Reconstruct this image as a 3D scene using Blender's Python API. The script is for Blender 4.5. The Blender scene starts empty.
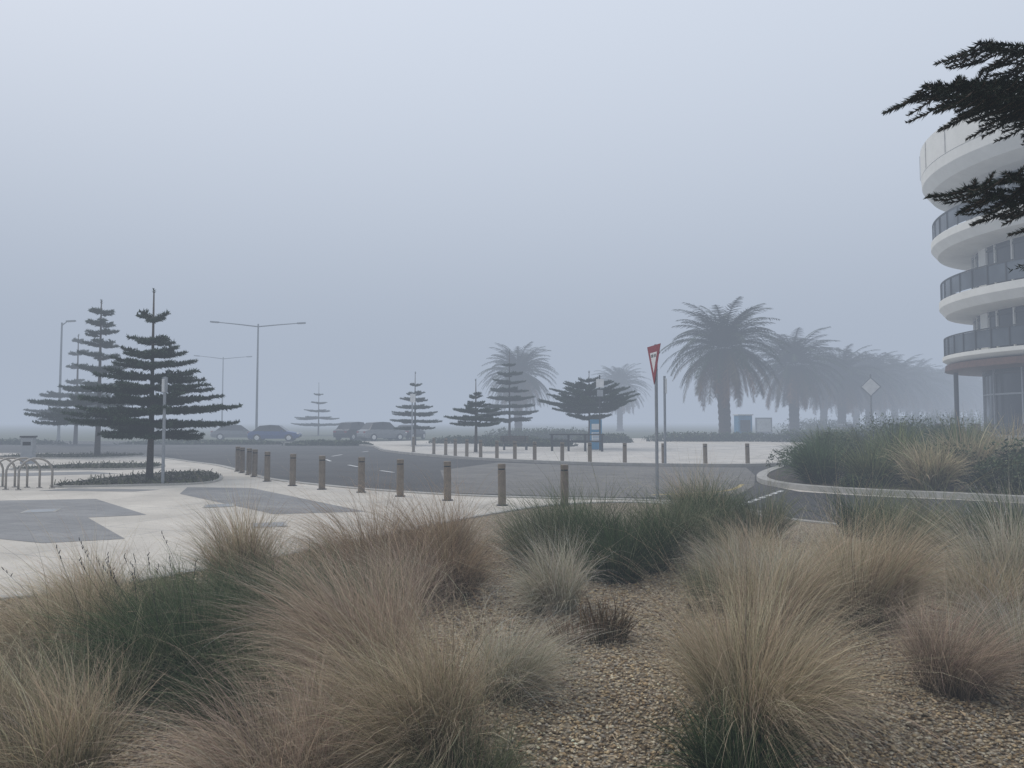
import bpy, math, random
import numpy as np
from mathutils import Vector, Matrix
random.seed(7)
R = np.random.default_rng(11)
scene = bpy.context.scene
scene.view_settings.view_transform = 'Standard'
scene.view_settings.look = 'None'
scene.view_settings.exposure = 0

# ------------------------------------------------------------------ materials
def newmat(name):
    m = bpy.data.materials.new(name); m.use_nodes = True
    nt = m.node_tree
    return m, nt, nt.nodes['Principled BSDF']

def noisy(name, c1, c2, scale=5, rough=.85, bump=0.0, bscale=None, detail=5, metal=0.0, spec=.3, c3=None):
    m, nt, b = newmat(name)
    tc = nt.nodes.new('ShaderNodeTexCoord')
    n = nt.nodes.new('ShaderNodeTexNoise'); n.inputs['Scale'].default_value = scale; n.inputs['Detail'].default_value = detail
    n.inputs['Roughness'].default_value = .65
    nt.links.new(tc.outputs['Object'], n.inputs['Vector'])
    r = nt.nodes.new('ShaderNodeValToRGB')
    r.color_ramp.elements[0].position = .3; r.color_ramp.elements[1].position = .7
    r.color_ramp.elements[0].color = (*c1, 1); r.color_ramp.elements[1].color = (*c2, 1)
    if c3:
        e = r.color_ramp.elements.new(.5); e.color = (*c3, 1)
    nt.links.new(n.outputs['Fac'], r.inputs['Fac'])
    nt.links.new(r.outputs['Color'], b.inputs['Base Color'])
    b.inputs['Roughness'].default_value = rough
    b.inputs['Metallic'].default_value = metal
    b.inputs['Specular IOR Level'].default_value = spec
    if bump:
        n2 = nt.nodes.new('ShaderNodeTexNoise'); n2.inputs['Scale'].default_value = bscale or scale * 6
        nt.links.new(tc.outputs['Object'], n2.inputs['Vector'])
        bp = nt.nodes.new('ShaderNodeBump'); bp.inputs['Strength'].default_value = bump; bp.inputs['Distance'].default_value = .02
        nt.links.new(n2.outputs['Fac'], bp.inputs['Height']); nt.links.new(bp.outputs['Normal'], b.inputs['Normal'])
    return m

def leafmat(name, transl=.25, rough=.6):
    m, nt, b = newmat(name)
    a = nt.nodes.new('ShaderNodeAttribute'); a.attribute_name = 'Col'
    nt.links.new(a.outputs['Color'], b.inputs['Base Color'])
    b.inputs['Roughness'].default_value = rough
    b.inputs['Specular IOR Level'].default_value = .2
    if transl > 0:
        t = nt.nodes.new('ShaderNodeBsdfTranslucent'); nt.links.new(a.outputs['Color'], t.inputs['Color'])
        mx = nt.nodes.new('ShaderNodeMixShader'); mx.inputs[0].default_value = transl
        nt.links.new(b.outputs[0], mx.inputs[1]); nt.links.new(t.outputs[0], mx.inputs[2])
        nt.links.new(mx.outputs[0], nt.nodes['Material Output'].inputs['Surface'])
    return m

def paving(name, c1, c2, mortar, bw, bh, msize=.006, rot=0.0, rough=.8):
    m, nt, b = newmat(name)
    tc = nt.nodes.new('ShaderNodeTexCoord')
    mp = nt.nodes.new('ShaderNodeMapping'); mp.inputs['Rotation'].default_value = (0, 0, rot)
    nt.links.new(tc.outputs['Object'], mp.inputs['Vector'])
    br = nt.nodes.new('ShaderNodeTexBrick')
    br.inputs['Scale'].default_value = 1; br.inputs['Brick Width'].default_value = bw; br.inputs['Row Height'].default_value = bh
    br.inputs['Mortar Size'].default_value = msize; br.inputs['Mortar Smooth'].default_value = .2
    br.inputs['Color1'].default_value = (*c1, 1); br.inputs['Color2'].default_value = (*c2, 1); br.inputs['Mortar'].default_value = (*mortar, 1)
    br.offset = .5
    nt.links.new(mp.outputs[0], br.inputs['Vector'])
    n = nt.nodes.new('ShaderNodeTexNoise'); n.inputs['Scale'].default_value = .55; n.inputs['Detail'].default_value = 7; n.inputs['Roughness'].default_value = .7
    nt.links.new(tc.outputs['Object'], n.inputs['Vector'])
    rr = nt.nodes.new('ShaderNodeMapRange'); rr.inputs['From Min'].default_value = .3; rr.inputs['From Max'].default_value = .7
    rr.inputs['To Min'].default_value = .74; rr.inputs['To Max'].default_value = 1.1
    nt.links.new(n.outputs['Fac'], rr.inputs['Value'])
    n2 = nt.nodes.new('ShaderNodeTexNoise'); n2.inputs['Scale'].default_value = 60; n2.inputs['Detail'].default_value = 2
    nt.links.new(tc.outputs['Object'], n2.inputs['Vector'])
    r2 = nt.nodes.new('ShaderNodeMapRange'); r2.inputs['From Min'].default_value = .3; r2.inputs['From Max'].default_value = .7
    r2.inputs['To Min'].default_value = .86; r2.inputs['To Max'].default_value = 1.12
    nt.links.new(n2.outputs['Fac'], r2.inputs['Value'])
    mu = nt.nodes.new('ShaderNodeMath'); mu.operation = 'MULTIPLY'
    nt.links.new(rr.outputs[0], mu.inputs[0]); nt.links.new(r2.outputs[0], mu.inputs[1])
    vm = nt.nodes.new('ShaderNodeVectorMath'); vm.operation = 'SCALE'
    nt.links.new(br.outputs['Color'], vm.inputs[0]); nt.links.new(mu.outputs[0], vm.inputs['Scale'])
    nt.links.new(vm.outputs[0], b.inputs['Base Color'])
    b.inputs['Roughness'].default_value = rough; b.inputs['Specular IOR Level'].default_value = .3
    return m

def gravelmat(name, scale, cols, bump=.6):
    m, nt, b = newmat(name)
    tc = nt.nodes.new('ShaderNodeTexCoord')
    v = nt.nodes.new('ShaderNodeTexVoronoi'); v.inputs['Scale'].default_value = scale
    nt.links.new(tc.outputs['Object'], v.inputs['Vector'])
    s = nt.nodes.new('ShaderNodeSeparateColor'); nt.links.new(v.outputs['Color'], s.inputs[0])
    r = nt.nodes.new('ShaderNodeValToRGB'); r.color_ramp.interpolation = 'CONSTANT'
    while len(r.color_ramp.elements) < len(cols): r.color_ramp.elements.new(.5)
    for i, c in enumerate(cols):
        r.color_ramp.elements[i].position = i / len(cols); r.color_ramp.elements[i].color = (*c, 1)
    nt.links.new(s.outputs[0], r.inputs['Fac'])
    mr = nt.nodes.new('ShaderNodeMapRange'); mr.inputs['From Max'].default_value = .6
    mr.inputs['To Min'].default_value = 1.0; mr.inputs['To Max'].default_value = .4
    nt.links.new(v.outputs['Distance'], mr.inputs['Value'])
    vm = nt.nodes.new('ShaderNodeVectorMath'); vm.operation = 'SCALE'
    nt.links.new(r.outputs['Color'], vm.inputs[0]); nt.links.new(mr.outputs[0], vm.inputs['Scale'])
    nt.links.new(vm.outputs[0], b.inputs['Base Color'])
    bp = nt.nodes.new('ShaderNodeBump'); bp.invert = True; bp.inputs['Strength'].default_value = bump; bp.inputs['Distance'].default_value = .01
    nt.links.new(v.outputs['Distance'], bp.inputs['Height']); nt.links.new(bp.outputs['Normal'], b.inputs['Normal'])
    b.inputs['Roughness'].default_value = .8
    return m

def plain(name, c, rough=.5, metal=0.0, spec=.4):
    c2 = tuple(x * .82 for x in c)
    return noisy(name, c2, c, scale=3, rough=rough, metal=metal, spec=spec, detail=2)

M_grass_ground = noisy('park_grass', (.07, .085, .045), (.12, .125, .07), .4, .95, c3=(.09, .1, .06))
M_plaza = paving('plaza_concrete', (.63, .58, .505), (.595, .55, .48), (.40, .385, .36), 2.4, 2.4, .012, .35)
M_plaza_far = paving('far_paving', (.62, .58, .52), (.55, .52, .475), (.35, .35, .34), 1.2, 1.2, .01, .1)
M_band = paving('bluestone_paving', (.245, .245, .245), (.29, .285, .28), (.18, .18, .18), .8, .4, .008, .35)
M_asphalt = noisy('asphalt', (.05, .049, .048), (.082, .080, .077), .35, .7, .3, 120, 6, spec=.25)
M_asphalt_d = noisy('asphalt_dark', (.036, .036, .037), (.058, .058, .059), .9, .65, .35, 120, 6, spec=.25)
M_table = paving('road_table_paving', (.20, .187, .168), (.165, .156, .145), (.13, .13, .13), .6, .3, .008, .2, .75)
M_kerb = noisy('kerb_concrete', (.33, .32, .29), (.46, .44, .41), 3, .85, .2, 60)
M_white = noisy('road_paint_white', (.55, .55, .54), (.75, .75, .73), 8, .7)
M_yellow = noisy('road_paint_yellow', (.42, .32, .12), (.5, .4, .2), 8, .7)
M_gravel = gravelmat('gravel_bed', 50, [(.20, .145, .09), (.42, .32, .195), (.58, .47, .32), (.28, .20, .12), (.46, .38, .27), (.36, .26, .155), (.66, .58, .43)])
M_mulch = gravelmat('bark_mulch', 30, [(.05, .038, .028), (.09, .065, .045), (.13, .095, .065), (.07, .05, .035)])
M_leaf = leafmat('foliage', 0)
M_needle = leafmat('conifer_foliage', 0)
M_grassblade = leafmat('grass_blades', .3, .75)
M_bark = noisy('bark', (.06, .048, .04), (.13, .105, .085), 14, .95, .6, 30)
M_palmbark = noisy('palm_bark', (.035, .026, .02), (.09, .066, .048), 6, .95, .9, 9)
M_steel = noisy('brushed_steel', (.30, .28, .25), (.40, .37, .33), 20, .45, metal=.5)
M_bollard = noisy('bollard_bronze', (.17, .14, .11), (.25, .21, .165), 6, .5, metal=.3)
M_grey = plain('galvanised_grey', (.33, .35, .37), .5, .4)
M_pole = plain('lamp_pole_grey', (.22, .24, .25), .5, .3)
M_render = noisy('white_render', (.68, .665, .61), (.78, .765, .71), .8, .7)
M_soffit = noisy('timber_soffit', (.07, .035, .025), (.12, .06, .04), 4, .6)
M_dark = plain('dark_metal', (.03, .032, .035), .45, .2)
M_red = plain('sign_red', (.26, .02, .028), .5)
M_blue = plain('sign_blue', (.03, .22, .40), .5)
M_signwhite = plain('sign_white', (.75, .75, .74), .5)
M_black = plain('rubber_black', (.015, .015, .016), .8)
M_stone = leafmat('pebbles', 0, .75)
def glassmat(name, c, rough=.08, spec=.3):
    m, nt, b = newmat(name)
    tc = nt.nodes.new('ShaderNodeTexCoord'); n = nt.nodes.new('ShaderNodeTexNoise'); n.inputs['Scale'].default_value = .5
    nt.links.new(tc.outputs['Object'], n.inputs['Vector'])
    r = nt.nodes.new('ShaderNodeValToRGB'); r.color_ramp.elements[0].color = (*[x * .6 for x in c], 1); r.color_ramp.elements[1].color = (*[x * 1.5 for x in c], 1)
    r.color_ramp.elements[0].position = .35; r.color_ramp.elements[1].position = .65
    nt.links.new(n.outputs['Fac'], r.inputs['Fac']); nt.links.new(r.outputs[0], b.inputs['Base Color'])
    b.inputs['Roughness'].default_value = rough; b.inputs['Specular IOR Level'].default_value = spec
    return m
M_glass = glassmat('window_glass', (.02, .024, .028))
M_railglass = glassmat('balustrade_glass', (.06, .072, .085), .2)

# ------------------------------------------------------------------ builder
class B:
    def __init__(s): s.v = []; s.f = []; s.m = []
    def add(s, vs, fs, mat=0):
        o = len(s.v); s.v += [tuple(v) for v in vs]
        for f in fs: s.f.append(tuple(i + o for i in f)); s.m.append(mat)
    def box(s, c, d, mat=0, rz=0.0, rx=0.0, ry=0.0):
        M = Matrix.Rotation(rz, 3, 'Z') @ Matrix.Rotation(ry, 3, 'Y') @ Matrix.Rotation(rx, 3, 'X')
        vs = []
        for z in (-.5, .5):
            for x, y in ((-.5, -.5), (.5, -.5), (.5, .5), (-.5, .5)):
                vs.append(tuple(Vector(c) + M @ Vector((x * d[0], y * d[1], z * d[2]))))
        s.add(vs, [(3, 2, 1, 0), (4, 5, 6, 7), (0, 1, 5, 4), (1, 2, 6, 5), (2, 3, 7, 6), (3, 0, 4, 7)], mat)
    def tube(s, pts, rad, n=8, mat=0, cap=True):
        pts = [Vector(p) for p in pts]
        if not hasattr(rad, '__len__'): rad = [rad] * len(pts)
        vs = []; prev = None
        for i, p in enumerate(pts):
            t = (pts[min(i + 1, len(pts) - 1)] - pts[max(i - 1, 0)]).normalized()
            if prev is None:
                a = Vector((1, 0, 0)) if abs(t.x) < .8 else Vector((0, 1, 0))
            else: a = prev
            u = (a - t * a.dot(t)).normalized(); w = t.cross(u); prev = u
            for k in range(n):
                q = 2 * math.pi * k / n
                vs.append(p + (u * math.cos(q) + w * math.sin(q)) * rad[i])
        fs = []
        for i in range(len(pts) - 1):
            for k in range(n):
                fs.append((i * n + k, i * n + (k + 1) % n, (i + 1) * n + (k + 1) % n, (i + 1) * n + k))
        if cap:
            fs.append(tuple(range(n - 1, -1, -1))); fs.append(tuple((len(pts) - 1) * n + k for k in range(n)))
        s.add(vs, fs, mat)
    def prism(s, poly, z0, z1, mat=0, matside=None):
        n = len(poly)
        a = sum(poly[i][0] * poly[(i + 1) % n][1] - poly[(i + 1) % n][0] * poly[i][1] for i in range(n))
        if a < 0: poly = poly[::-1]
        s.add([(x, y, z1) for x, y in poly], [tuple(range(n))], mat)
        if z0 is not None:
            s.add([(x, y, z0) for x, y in poly] + [(x, y, z1) for x, y in poly],
                  [(i, (i + 1) % n, n + (i + 1) % n, n + i) for i in range(n)], mat if matside is None else matside)
    def ribbon(s, pts, w, z0, z1, mat=0, closed=False):
        n = len(pts); L = []; Rr = []
        for i in range(n):
            if closed: a = Vector(pts[(i - 1) % n]); b = Vector(pts[(i + 1) % n])
            else: a = Vector(pts[max(i - 1, 0)]); b = Vector(pts[min(i + 1, n - 1)])
            t = (b - a).normalized(); nn = Vector((-t.y, t.x)); p = Vector(pts[i])
            L.append(p + nn * w / 2); Rr.append(p - nn * w / 2)
        vs = []
        for l, r in zip(L, Rr):
            vs += [(l.x, l.y, z0), (l.x, l.y, z1), (r.x, r.y, z1), (r.x, r.y, z0)]
        fs = []
        for i in range(n if closed else n - 1):
            j = (i + 1) % n
            for k in range(3):
                fs.append((i * 4 + k, i * 4 + k + 1, j * 4 + k + 1, j * 4 + k))
        if not closed:
            fs += [(0, 1, 2, 3), ((n - 1) * 4 + 3, (n - 1) * 4 + 2, (n - 1) * 4 + 1, (n - 1) * 4)]
        s.add(vs, fs, mat)
    def make(s, name, mats, loc=(0, 0, 0), rz=0.0, smooth=False, bevel=0.0, parent=None):
        me = bpy.data.meshes.new(name); me.from_pydata(s.v, [], s.f)
        for m in mats: me.materials.append(m)
        me.polygons.foreach_set('material_index', s.m)
        if smooth: me.polygons.foreach_set('use_smooth', [True] * len(s.f))
        me.update()
        o = bpy.data.objects.new(name, me); scene.collection.objects.link(o)
        o.location = loc; o.rotation_euler = (0, 0, rz)
        if bevel:
            bm = o.modifiers.new('bevel', 'BEVEL'); bm.width = bevel; bm.segments = 2; bm.limit_method = 'ANGLE'
        if parent: o.parent = parent
        return o

def bulk(name, V, F, C, mat, loc=(0, 0, 0), rz=0.0, parent=None, smooth=False):
    me = bpy.data.meshes.new(name)
    V = np.asarray(V, dtype=np.float32); F = np.asarray(F, dtype=np.int32); k = F.shape[1]
    me.vertices.add(len(V)); me.vertices.foreach_set('co', V.ravel())
    me.loops.add(F.size); me.loops.foreach_set('vertex_index', F.ravel())
    me.polygons.add(len(F)); me.polygons.foreach_set('loop_start', np.arange(0, F.size, k, dtype=np.int32))
    if smooth: me.polygons.foreach_set('use_smooth', np.ones(len(F), dtype=bool))
    me.update(calc_edges=True)
    ca = me.color_attributes.new('Col', 'FLOAT_COLOR', 'POINT')
    cc = np.ones((len(V), 4), dtype=np.float32); cc[:, :3] = C
    ca.data.foreach_set('color', cc.ravel())
    me.materials.append(mat)
    o = bpy.data.objects.new(name, me); scene.collection.objects.link(o)
    o.location = loc; o.rotation_euler = (0, 0, rz)
    if parent: o.parent = parent
    return o

def smoothline(p, k=8, closed=False):
    out = []; n = len(p)
    for i in range(n if closed else n - 1):
        g = lambda j: np.array(p[j % n] if closed else p[min(max(j, 0), n - 1)], float)
        a, b, c, d = g(i - 1), g(i), g(i + 1), g(i + 2)
        for t in np.linspace(0, 1, k, endpoint=False):
            out.append(tuple(.5 * (2 * b + (c - a) * t + (2 * a - 5 * b + 4 * c - d) * t * t + (3 * b - a - 3 * c + d) * t ** 3)))
    if not closed: out.append(tuple(p[-1]))
    return out

# ------------------------------------------------------------------ ground
g = B(); g.prism([(-1400, -1400), (1400, -1400), (1400, 1400), (-1400, 1400)], None, 0)
g.make('ground', [M_grass_ground])
g = B(); g.prism([(-90, -12), (60, -12), (60, 22), (46, 72), (10, 78), (-12, 66), (-30, 60), (-90, 75)], None, .004)
g.make('plaza_pavement', [M_plaza])

near_edge = smoothline([(-60, 40), (-38, 42), (-22, 40), (-13.5, 32), (-10.2, 27.5), (-7.6, 23.2), (-4.6, 20.2), (-1.8, 18.3), (.6, 17.4), (2.6, 17.0), (4.0, 16.2), (4.9, 14.6)])
far_edge = smoothline([(11.3, 30.2), (8.5, 29.3), (3.5, 30.4), (-1.2, 34), (-4.6, 38.5), (-7.5, 44), (-11, 54), (-20, 60), (-44, 63), (-90, 66)])
main = near_edge + [(5.5, 15.5), (7.4, 18.0), (7.1, 21.2), (8.6, 25)] + far_edge + [(-90, 44)]
g = B(); g.prism(main, None, .008); g.make('road', [M_asphalt])
side_far = smoothline([(7.3, 18.9), (8.7, 17.7), (10.2, 16.9), (11.6, 15.9), (16, 13.2), (24, 7), (34, -4)])
side_near = smoothline([(22, -8), (15, 2.2), (10.5, 8), (7.9, 11.0), (6.4, 12.3), (4.9, 14.2)])
g = B(); g.prism(side_far + side_near + [(4.6, 15.4), (5.5, 17.2)], None, .012); g.make('side_road', [M_asphalt_d])
g = B(); g.prism([(-1.6, 18.6), (.8, 17.75), (3.0, 17.4), (5.6, 18.3), (6.7, 20.6), (8.0, 24.5), (9.0, 28.6), (3.6, 29.6), (-.6, 32), (-2.6, 27)], None, .016)
g.make('crossing_pavement', [M_table])
g = B()
for i in range(7):
    t = i / 6; x = 4.9 + t * 1.9; y = 15.9 + t * 3.0
    g.box((x, y, .020), (.12, .42, .002), 0, rz=math.atan2(3.0, 1.9) - math.pi / 2)
cl = smoothline([(-8.5, 44), (-9, 36), (-6, 29), (-3.2, 24.5)], 5)
for i in range(0, len(cl) - 1, 3):
    a = Vector(cl[i]); b = Vector(cl[i + 1]); c = (a + b) / 2; d = b - a
    g.box((c.x, c.y, .0185), (d.length, .12, .002), 0, rz=math.atan2(d.y, d.x))
g.ribbon(smoothline([(3.4, 18.0), (5.4, 19.0), (6.5, 21.0)]), .12, .018, .0195, 1)
g.make('road_markings', [M_white, M_yellow])
g = B(); g.ribbon(near_edge, .22, 0, .03, 0); g.ribbon(far_edge, .2, 0, .12, 0)
g.make('kerb', [M_kerb])

g = B()
g.prism([(-17, 15.8), (-9.6, 17.2), (-7.0, 14.3), (-7.9, 13.9), (-5.9, 11.4), (-6.9, 11.0), (-12, 13.2)], None, .008)
g.prism([(-8.8, 20.2), (-7.0, 20.0), (-2.9, 14.8), (-4.6, 14.4), (-8.2, 18.4)], None, .008)
g.prism([(-22, 24), (-15, 26.5), (-13.4, 25.4), (-20, 22.5)], None, .008)
g.prism([(-12.2, 19.2), (-9.6, 19.0), (-9.2, 19.5), (-11.8, 19.9)], None, .008)
g.make('bluestone_pavement', [M_band])
g = B()
for (x, y) in [(-6.2, 15.8), (-9.4, 14.9), (-4.2, 12.9)]:
    g.box((x, y, .0115), (.6, .6, .003), 0, rz=.35); g.box((x, y, .0145), (.5, .5, .002), 1, rz=.35)
g.make('service_cover', [M_kerb, M_grey])
g = B()
g.prism([(-5.5, 41), (-1, 35), (3.6, 31.2), (9, 30), (13.5, 34), (24, 40), (26, 52), (10, 60), (-8, 60)], None, .008)
g.make('promenade_pavement', [M_plaza_far])

# garden bed -----------------------------------------------------------------
bed_outline = smoothline([(-9, 3.0), (-6.6, 6.4), (-4.6, 7.8), (-3.4, 9.3), (-2.2, 11.2), (-.8, 13.6), (.8, 15.6), (2.6, 16.2), (4.0, 15.2), (4.7, 13.8), (6.2, 12.0), (7.7, 10.7), (10.2, 7.7), (14.5, 2), (16, -6), (0, -8), (-9, -5)], 8, True)
def inpoly(x, y, poly):
    x = np.asarray(x); y = np.asarray(y); c = np.zeros(x.shape, bool); n = len(poly); j = n - 1
    for i in range(n):
        xi, yi = poly[i]; xj, yj = poly[j]
        if yi != yj:
            c ^= ((yi > y) != (yj > y)) & (x < (xj - xi) * (y - yi) / (yj - yi) + xi)
        j = i
    return c
g = B(); g.prism(bed_outline, 0, .03, 0); g.make('gravel_garden_bed', [M_gravel])
g = B(); g.ribbon(bed_outline, .13, 0, .055, 0, closed=True); g.make('garden_edging', [M_kerb])

def pebbles(name, n, dmin, dmax, rs, seed):
    r = np.random.default_rng(seed)
    d = np.sqrt(r.uniform(dmin ** 2, dmax ** 2, n)); a = r.uniform(-.86, .86, n)
    x = a * d + r.uniform(-.3, .3, n); y = d
    k = inpoly(x, y, bed_outline); x = x[k]; y = y[k]; n = len(x)
    s = r.uniform(rs[0], rs[1], n) * np.where(r.random(n) < .06, 1.6, 1)
    base = np.array([[1, 0, 0], [0, 1, 0], [-1, 0, 0], [0, -1, 0], [.1, .05, 1], [0, 0, -1]], float)
    V = np.repeat(base[None], n, 0) * (1 + r.uniform(-.3, .3, (n, 6, 1)))
    V *= np.stack([s * r.uniform(.8, 1.5, n), s * r.uniform(.7, 1.1, n), s * r.uniform(.35, .65, n)], 1)[:, None]
    q = r.uniform(0, 6.28, n); t = r.uniform(-.3, .3, n)
    c, sn = np.cos(q)[:, None], np.sin(q)[:, None]
    X = V[..., 0] * c - V[..., 1] * sn; Y = V[..., 0] * sn + V[..., 1] * c; Z = V[..., 2] + X * t[:, None]
    V = np.stack([X + x[:, None], Y + y[:, None], Z + .03 + s[:, None] * .3 + r.uniform(0, .006, n)[:, None]], -1)
    tri = np.array([[0, 1, 4], [1, 2, 4], [2, 3, 4], [3, 0, 4], [1, 0, 5], [2, 1, 5], [3, 2, 5], [0, 3, 5]])
    F = (tri[None] + (np.arange(n) * 6)[:, None, None]).reshape(-1, 3)
    pal = np.array([[.52, .39, .225], [.62, .50, .32], [.34, .24, .14], [.72, .63, .46], [.17, .125, .08], [.56, .46, .33], [.46, .33, .185], [.36, .32, .26]])
    patch = .86 + .2 * np.sin(x * 1.3 + 1) * np.sin(y * 1.7) + .08 * np.sin(x * 5 + y * 3)
    C = pal[r.integers(0, len(pal), n)] * r.uniform(.65, 1.22, (n, 1)) * patch[:, None]
    bulk(name, V.reshape(-1, 3), F, np.repeat(np.clip(C, 0, .8), 6, 0), M_stone)
pebbles('gravel', 50000, 3.0, 6.2, (.007, .015), 3)
pebbles('gravel', 48000, 6.2, 11, (.009, .017), 4)

# ------------------------------------------------------------------ grasses
def lerp(a, b, t): return a + (b - a) * t
def grass(name, x, y, n, h, r0, tilt, bend, wind, width, base, tip, seed, S=7, stems=0, z=.02, hue=.12, parent=None):
    r = np.random.default_rng(seed)
    nl = 22; laz = r.uniform(0, 2 * np.pi, nl); lt = r.normal(0, .3, nl); lL = r.uniform(.6, 1.22, nl); lc = r.uniform(.66, 1.3, nl); lb = r.uniform(.45, 1.7, nl)
    lwx = r.normal(0, .28, nl); lwy = r.normal(0, .28, nl)
    li = r.integers(0, nl, n)
    az = laz[li] + r.normal(0, .36, n); rr = r0 * np.sqrt(r.random(n))
    bx = rr * np.cos(az); by = rr * np.sin(az)
    az2 = az + r.normal(0, .3, n)
    th = np.abs(r.normal(0, tilt, n)) + lt[li] * .5; be = bend * r.uniform(.4, 1.4, n) * lb[li]
    L = h * r.uniform(.5, 1.15, n) * lL[li]
    P = np.zeros((n, S + 1, 3)); P[:, 0, 0] = bx; P[:, 0, 1] = by
    wx, wy = wind; wv = r.uniform(.4, 1.5, n)
    kx = r.normal(0, .1, n); ky = r.normal(0, .1, n)
    for i in range(1, S + 1):
        s = (i - .5) / S; t = th + be * s ** 1.4
        dx = np.sin(t) * np.cos(az2) + (wx * wv * 1.9 + lwx[li]) * s ** 1.3 + kx * s * 3; dy = np.sin(t) * np.sin(az2) + (wy * wv + lwy[li]) * s ** 1.2 + ky * s * 3; dz = np.cos(t) + .12 - .2 * s * s
        nn = np.sqrt(dx ** 2 + dy ** 2 + dz ** 2)
        P[:, i, 0] = P[:, i - 1, 0] + dx / nn * L / S; P[:, i, 1] = P[:, i - 1, 1] + dy / nn * L / S
        P[:, i, 2] = np.maximum(P[:, i - 1, 2] + dz / nn * L / S, .01 + .02 * r.random(n))
    wa = az2 + np.pi / 2 + r.normal(0, .8, n)
    W = np.stack([np.cos(wa), np.sin(wa), r.normal(0, .3, n)], 1)
    sv = np.linspace(0, 1, S + 1); prof = np.minimum(1, .6 + sv * 1.2) * (1 - sv ** 2.2 * .92)
    ww = (width * r.uniform(.6, 1.3, n))[:, None] * prof[None]
    A = P + W[:, None] * ww[..., None] / 2; Bv = P - W[:, None] * ww[..., None] / 2
    V = np.stack([A, Bv], 2).reshape(-1, 3)
    m = (S + 1) * 2; idx = np.arange(n)[:, None] * m; i2 = np.arange(S)[None] * 2
    F = np.stack([idx + i2, idx + i2 + 1, idx + i2 + 3, idx + i2 + 2], -1).reshape(-1, 4)
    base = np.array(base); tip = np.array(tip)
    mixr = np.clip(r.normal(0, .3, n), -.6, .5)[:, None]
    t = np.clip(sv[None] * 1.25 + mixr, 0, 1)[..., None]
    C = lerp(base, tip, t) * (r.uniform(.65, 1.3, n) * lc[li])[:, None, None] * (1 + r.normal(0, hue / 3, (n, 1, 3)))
    C = np.repeat(C[:, :, None], 2, 2).reshape(-1, 3)
    o = bulk(name, V, F, np.clip(C, .005, .8), M_grassblade, (0, 0, 0) if parent else (x, y, z), parent=parent)
    if stems:
        b = B()
        for i in range(stems):
            a = r.uniform(0, 6.28); l = h * r.uniform(.95, 1.25); tl = r.uniform(.05, .6)
            p0 = Vector((r.uniform(-r0, r0), r.uniform(-r0, r0), 0))
            p2 = p0 + Vector((math.sin(tl) * math.cos(a) + wx * .5, math.sin(tl) * math.sin(a), math.cos(tl))) * l
            p1 = (p0 + p2) / 2 + Vector((0, 0, .05))
            b.tube([p0, p1, p2], [.002, .0015, .001], 4)
            for k in range(3):
                q = p1.lerp(p2, .82 + .08 * k); b.tube([q, q + Vector((r.uniform(-.015, .015), r.uniform(-.015, .015), .022))], [.0035, .002], 5)
        so = b.make('seed_stems', [M_dark]); so.parent = o
    return o
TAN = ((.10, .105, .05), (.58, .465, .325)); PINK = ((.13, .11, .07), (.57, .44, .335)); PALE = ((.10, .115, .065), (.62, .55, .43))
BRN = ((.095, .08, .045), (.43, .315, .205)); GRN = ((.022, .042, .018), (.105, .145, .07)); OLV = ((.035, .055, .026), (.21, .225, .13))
W = (-.55, -.05)
def G(x, y, n, h, r0, tilt, bend, wind, width, base, tip, seed, **k):
    o = grass('ornamental_grass', x, y, n, h, r0, tilt, bend, wind, width, base, tip, seed, **k)
    if tip[0] > .3 and n > 500:
        t2 = tuple(min(.78, c * 1.25) for c in tip); b2 = tuple(c * 1.6 for c in base)
        grass('plumes', x, y, int(n * .45), h * 1.2, r0, tilt * 1.1, bend * 1.25, (wind[0] * 1.5, wind[1]), width * .6, b2, t2, seed + 5000, S=8, parent=o)
        grass('flyaway_stems', x, y, int(n * .08), h * 1.5, r0 * .8, tilt * .9, bend * .9, (wind[0] * 1.3, wind[1]), width * .6, b2, t2, seed + 9000, S=8, parent=o)
    elif n > 1000:
        grass('flyaway_stems', x, y, int(n * .06), h * 1.35, r0 * .8, tilt, bend * .7, wind, width * .7, tip, (.34, .32, .2), seed + 9000, S=7, parent=o)
    return o
# left group
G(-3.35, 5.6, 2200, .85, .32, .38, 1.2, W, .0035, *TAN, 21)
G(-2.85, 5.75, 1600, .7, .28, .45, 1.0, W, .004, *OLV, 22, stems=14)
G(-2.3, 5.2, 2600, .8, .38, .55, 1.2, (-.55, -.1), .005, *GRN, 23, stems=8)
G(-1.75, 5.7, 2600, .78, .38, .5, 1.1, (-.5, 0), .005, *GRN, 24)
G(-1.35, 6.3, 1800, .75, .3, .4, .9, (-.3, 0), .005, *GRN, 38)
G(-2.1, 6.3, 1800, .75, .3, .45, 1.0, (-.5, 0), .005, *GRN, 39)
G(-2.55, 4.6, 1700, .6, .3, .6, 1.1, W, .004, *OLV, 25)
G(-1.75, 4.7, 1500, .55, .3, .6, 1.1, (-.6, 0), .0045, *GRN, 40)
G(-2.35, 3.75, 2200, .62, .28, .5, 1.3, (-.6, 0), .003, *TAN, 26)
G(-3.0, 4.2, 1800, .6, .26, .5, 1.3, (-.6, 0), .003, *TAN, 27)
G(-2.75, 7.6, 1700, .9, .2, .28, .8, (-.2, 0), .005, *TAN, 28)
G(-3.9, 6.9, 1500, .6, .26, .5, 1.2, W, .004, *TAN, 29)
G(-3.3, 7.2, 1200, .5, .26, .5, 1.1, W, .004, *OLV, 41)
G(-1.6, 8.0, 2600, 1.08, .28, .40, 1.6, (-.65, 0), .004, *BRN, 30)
G(-.85, 8.3, 2400, 1.08, .26, .36, 1.5, (-.45, 0), .004, *BRN, 31)
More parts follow.
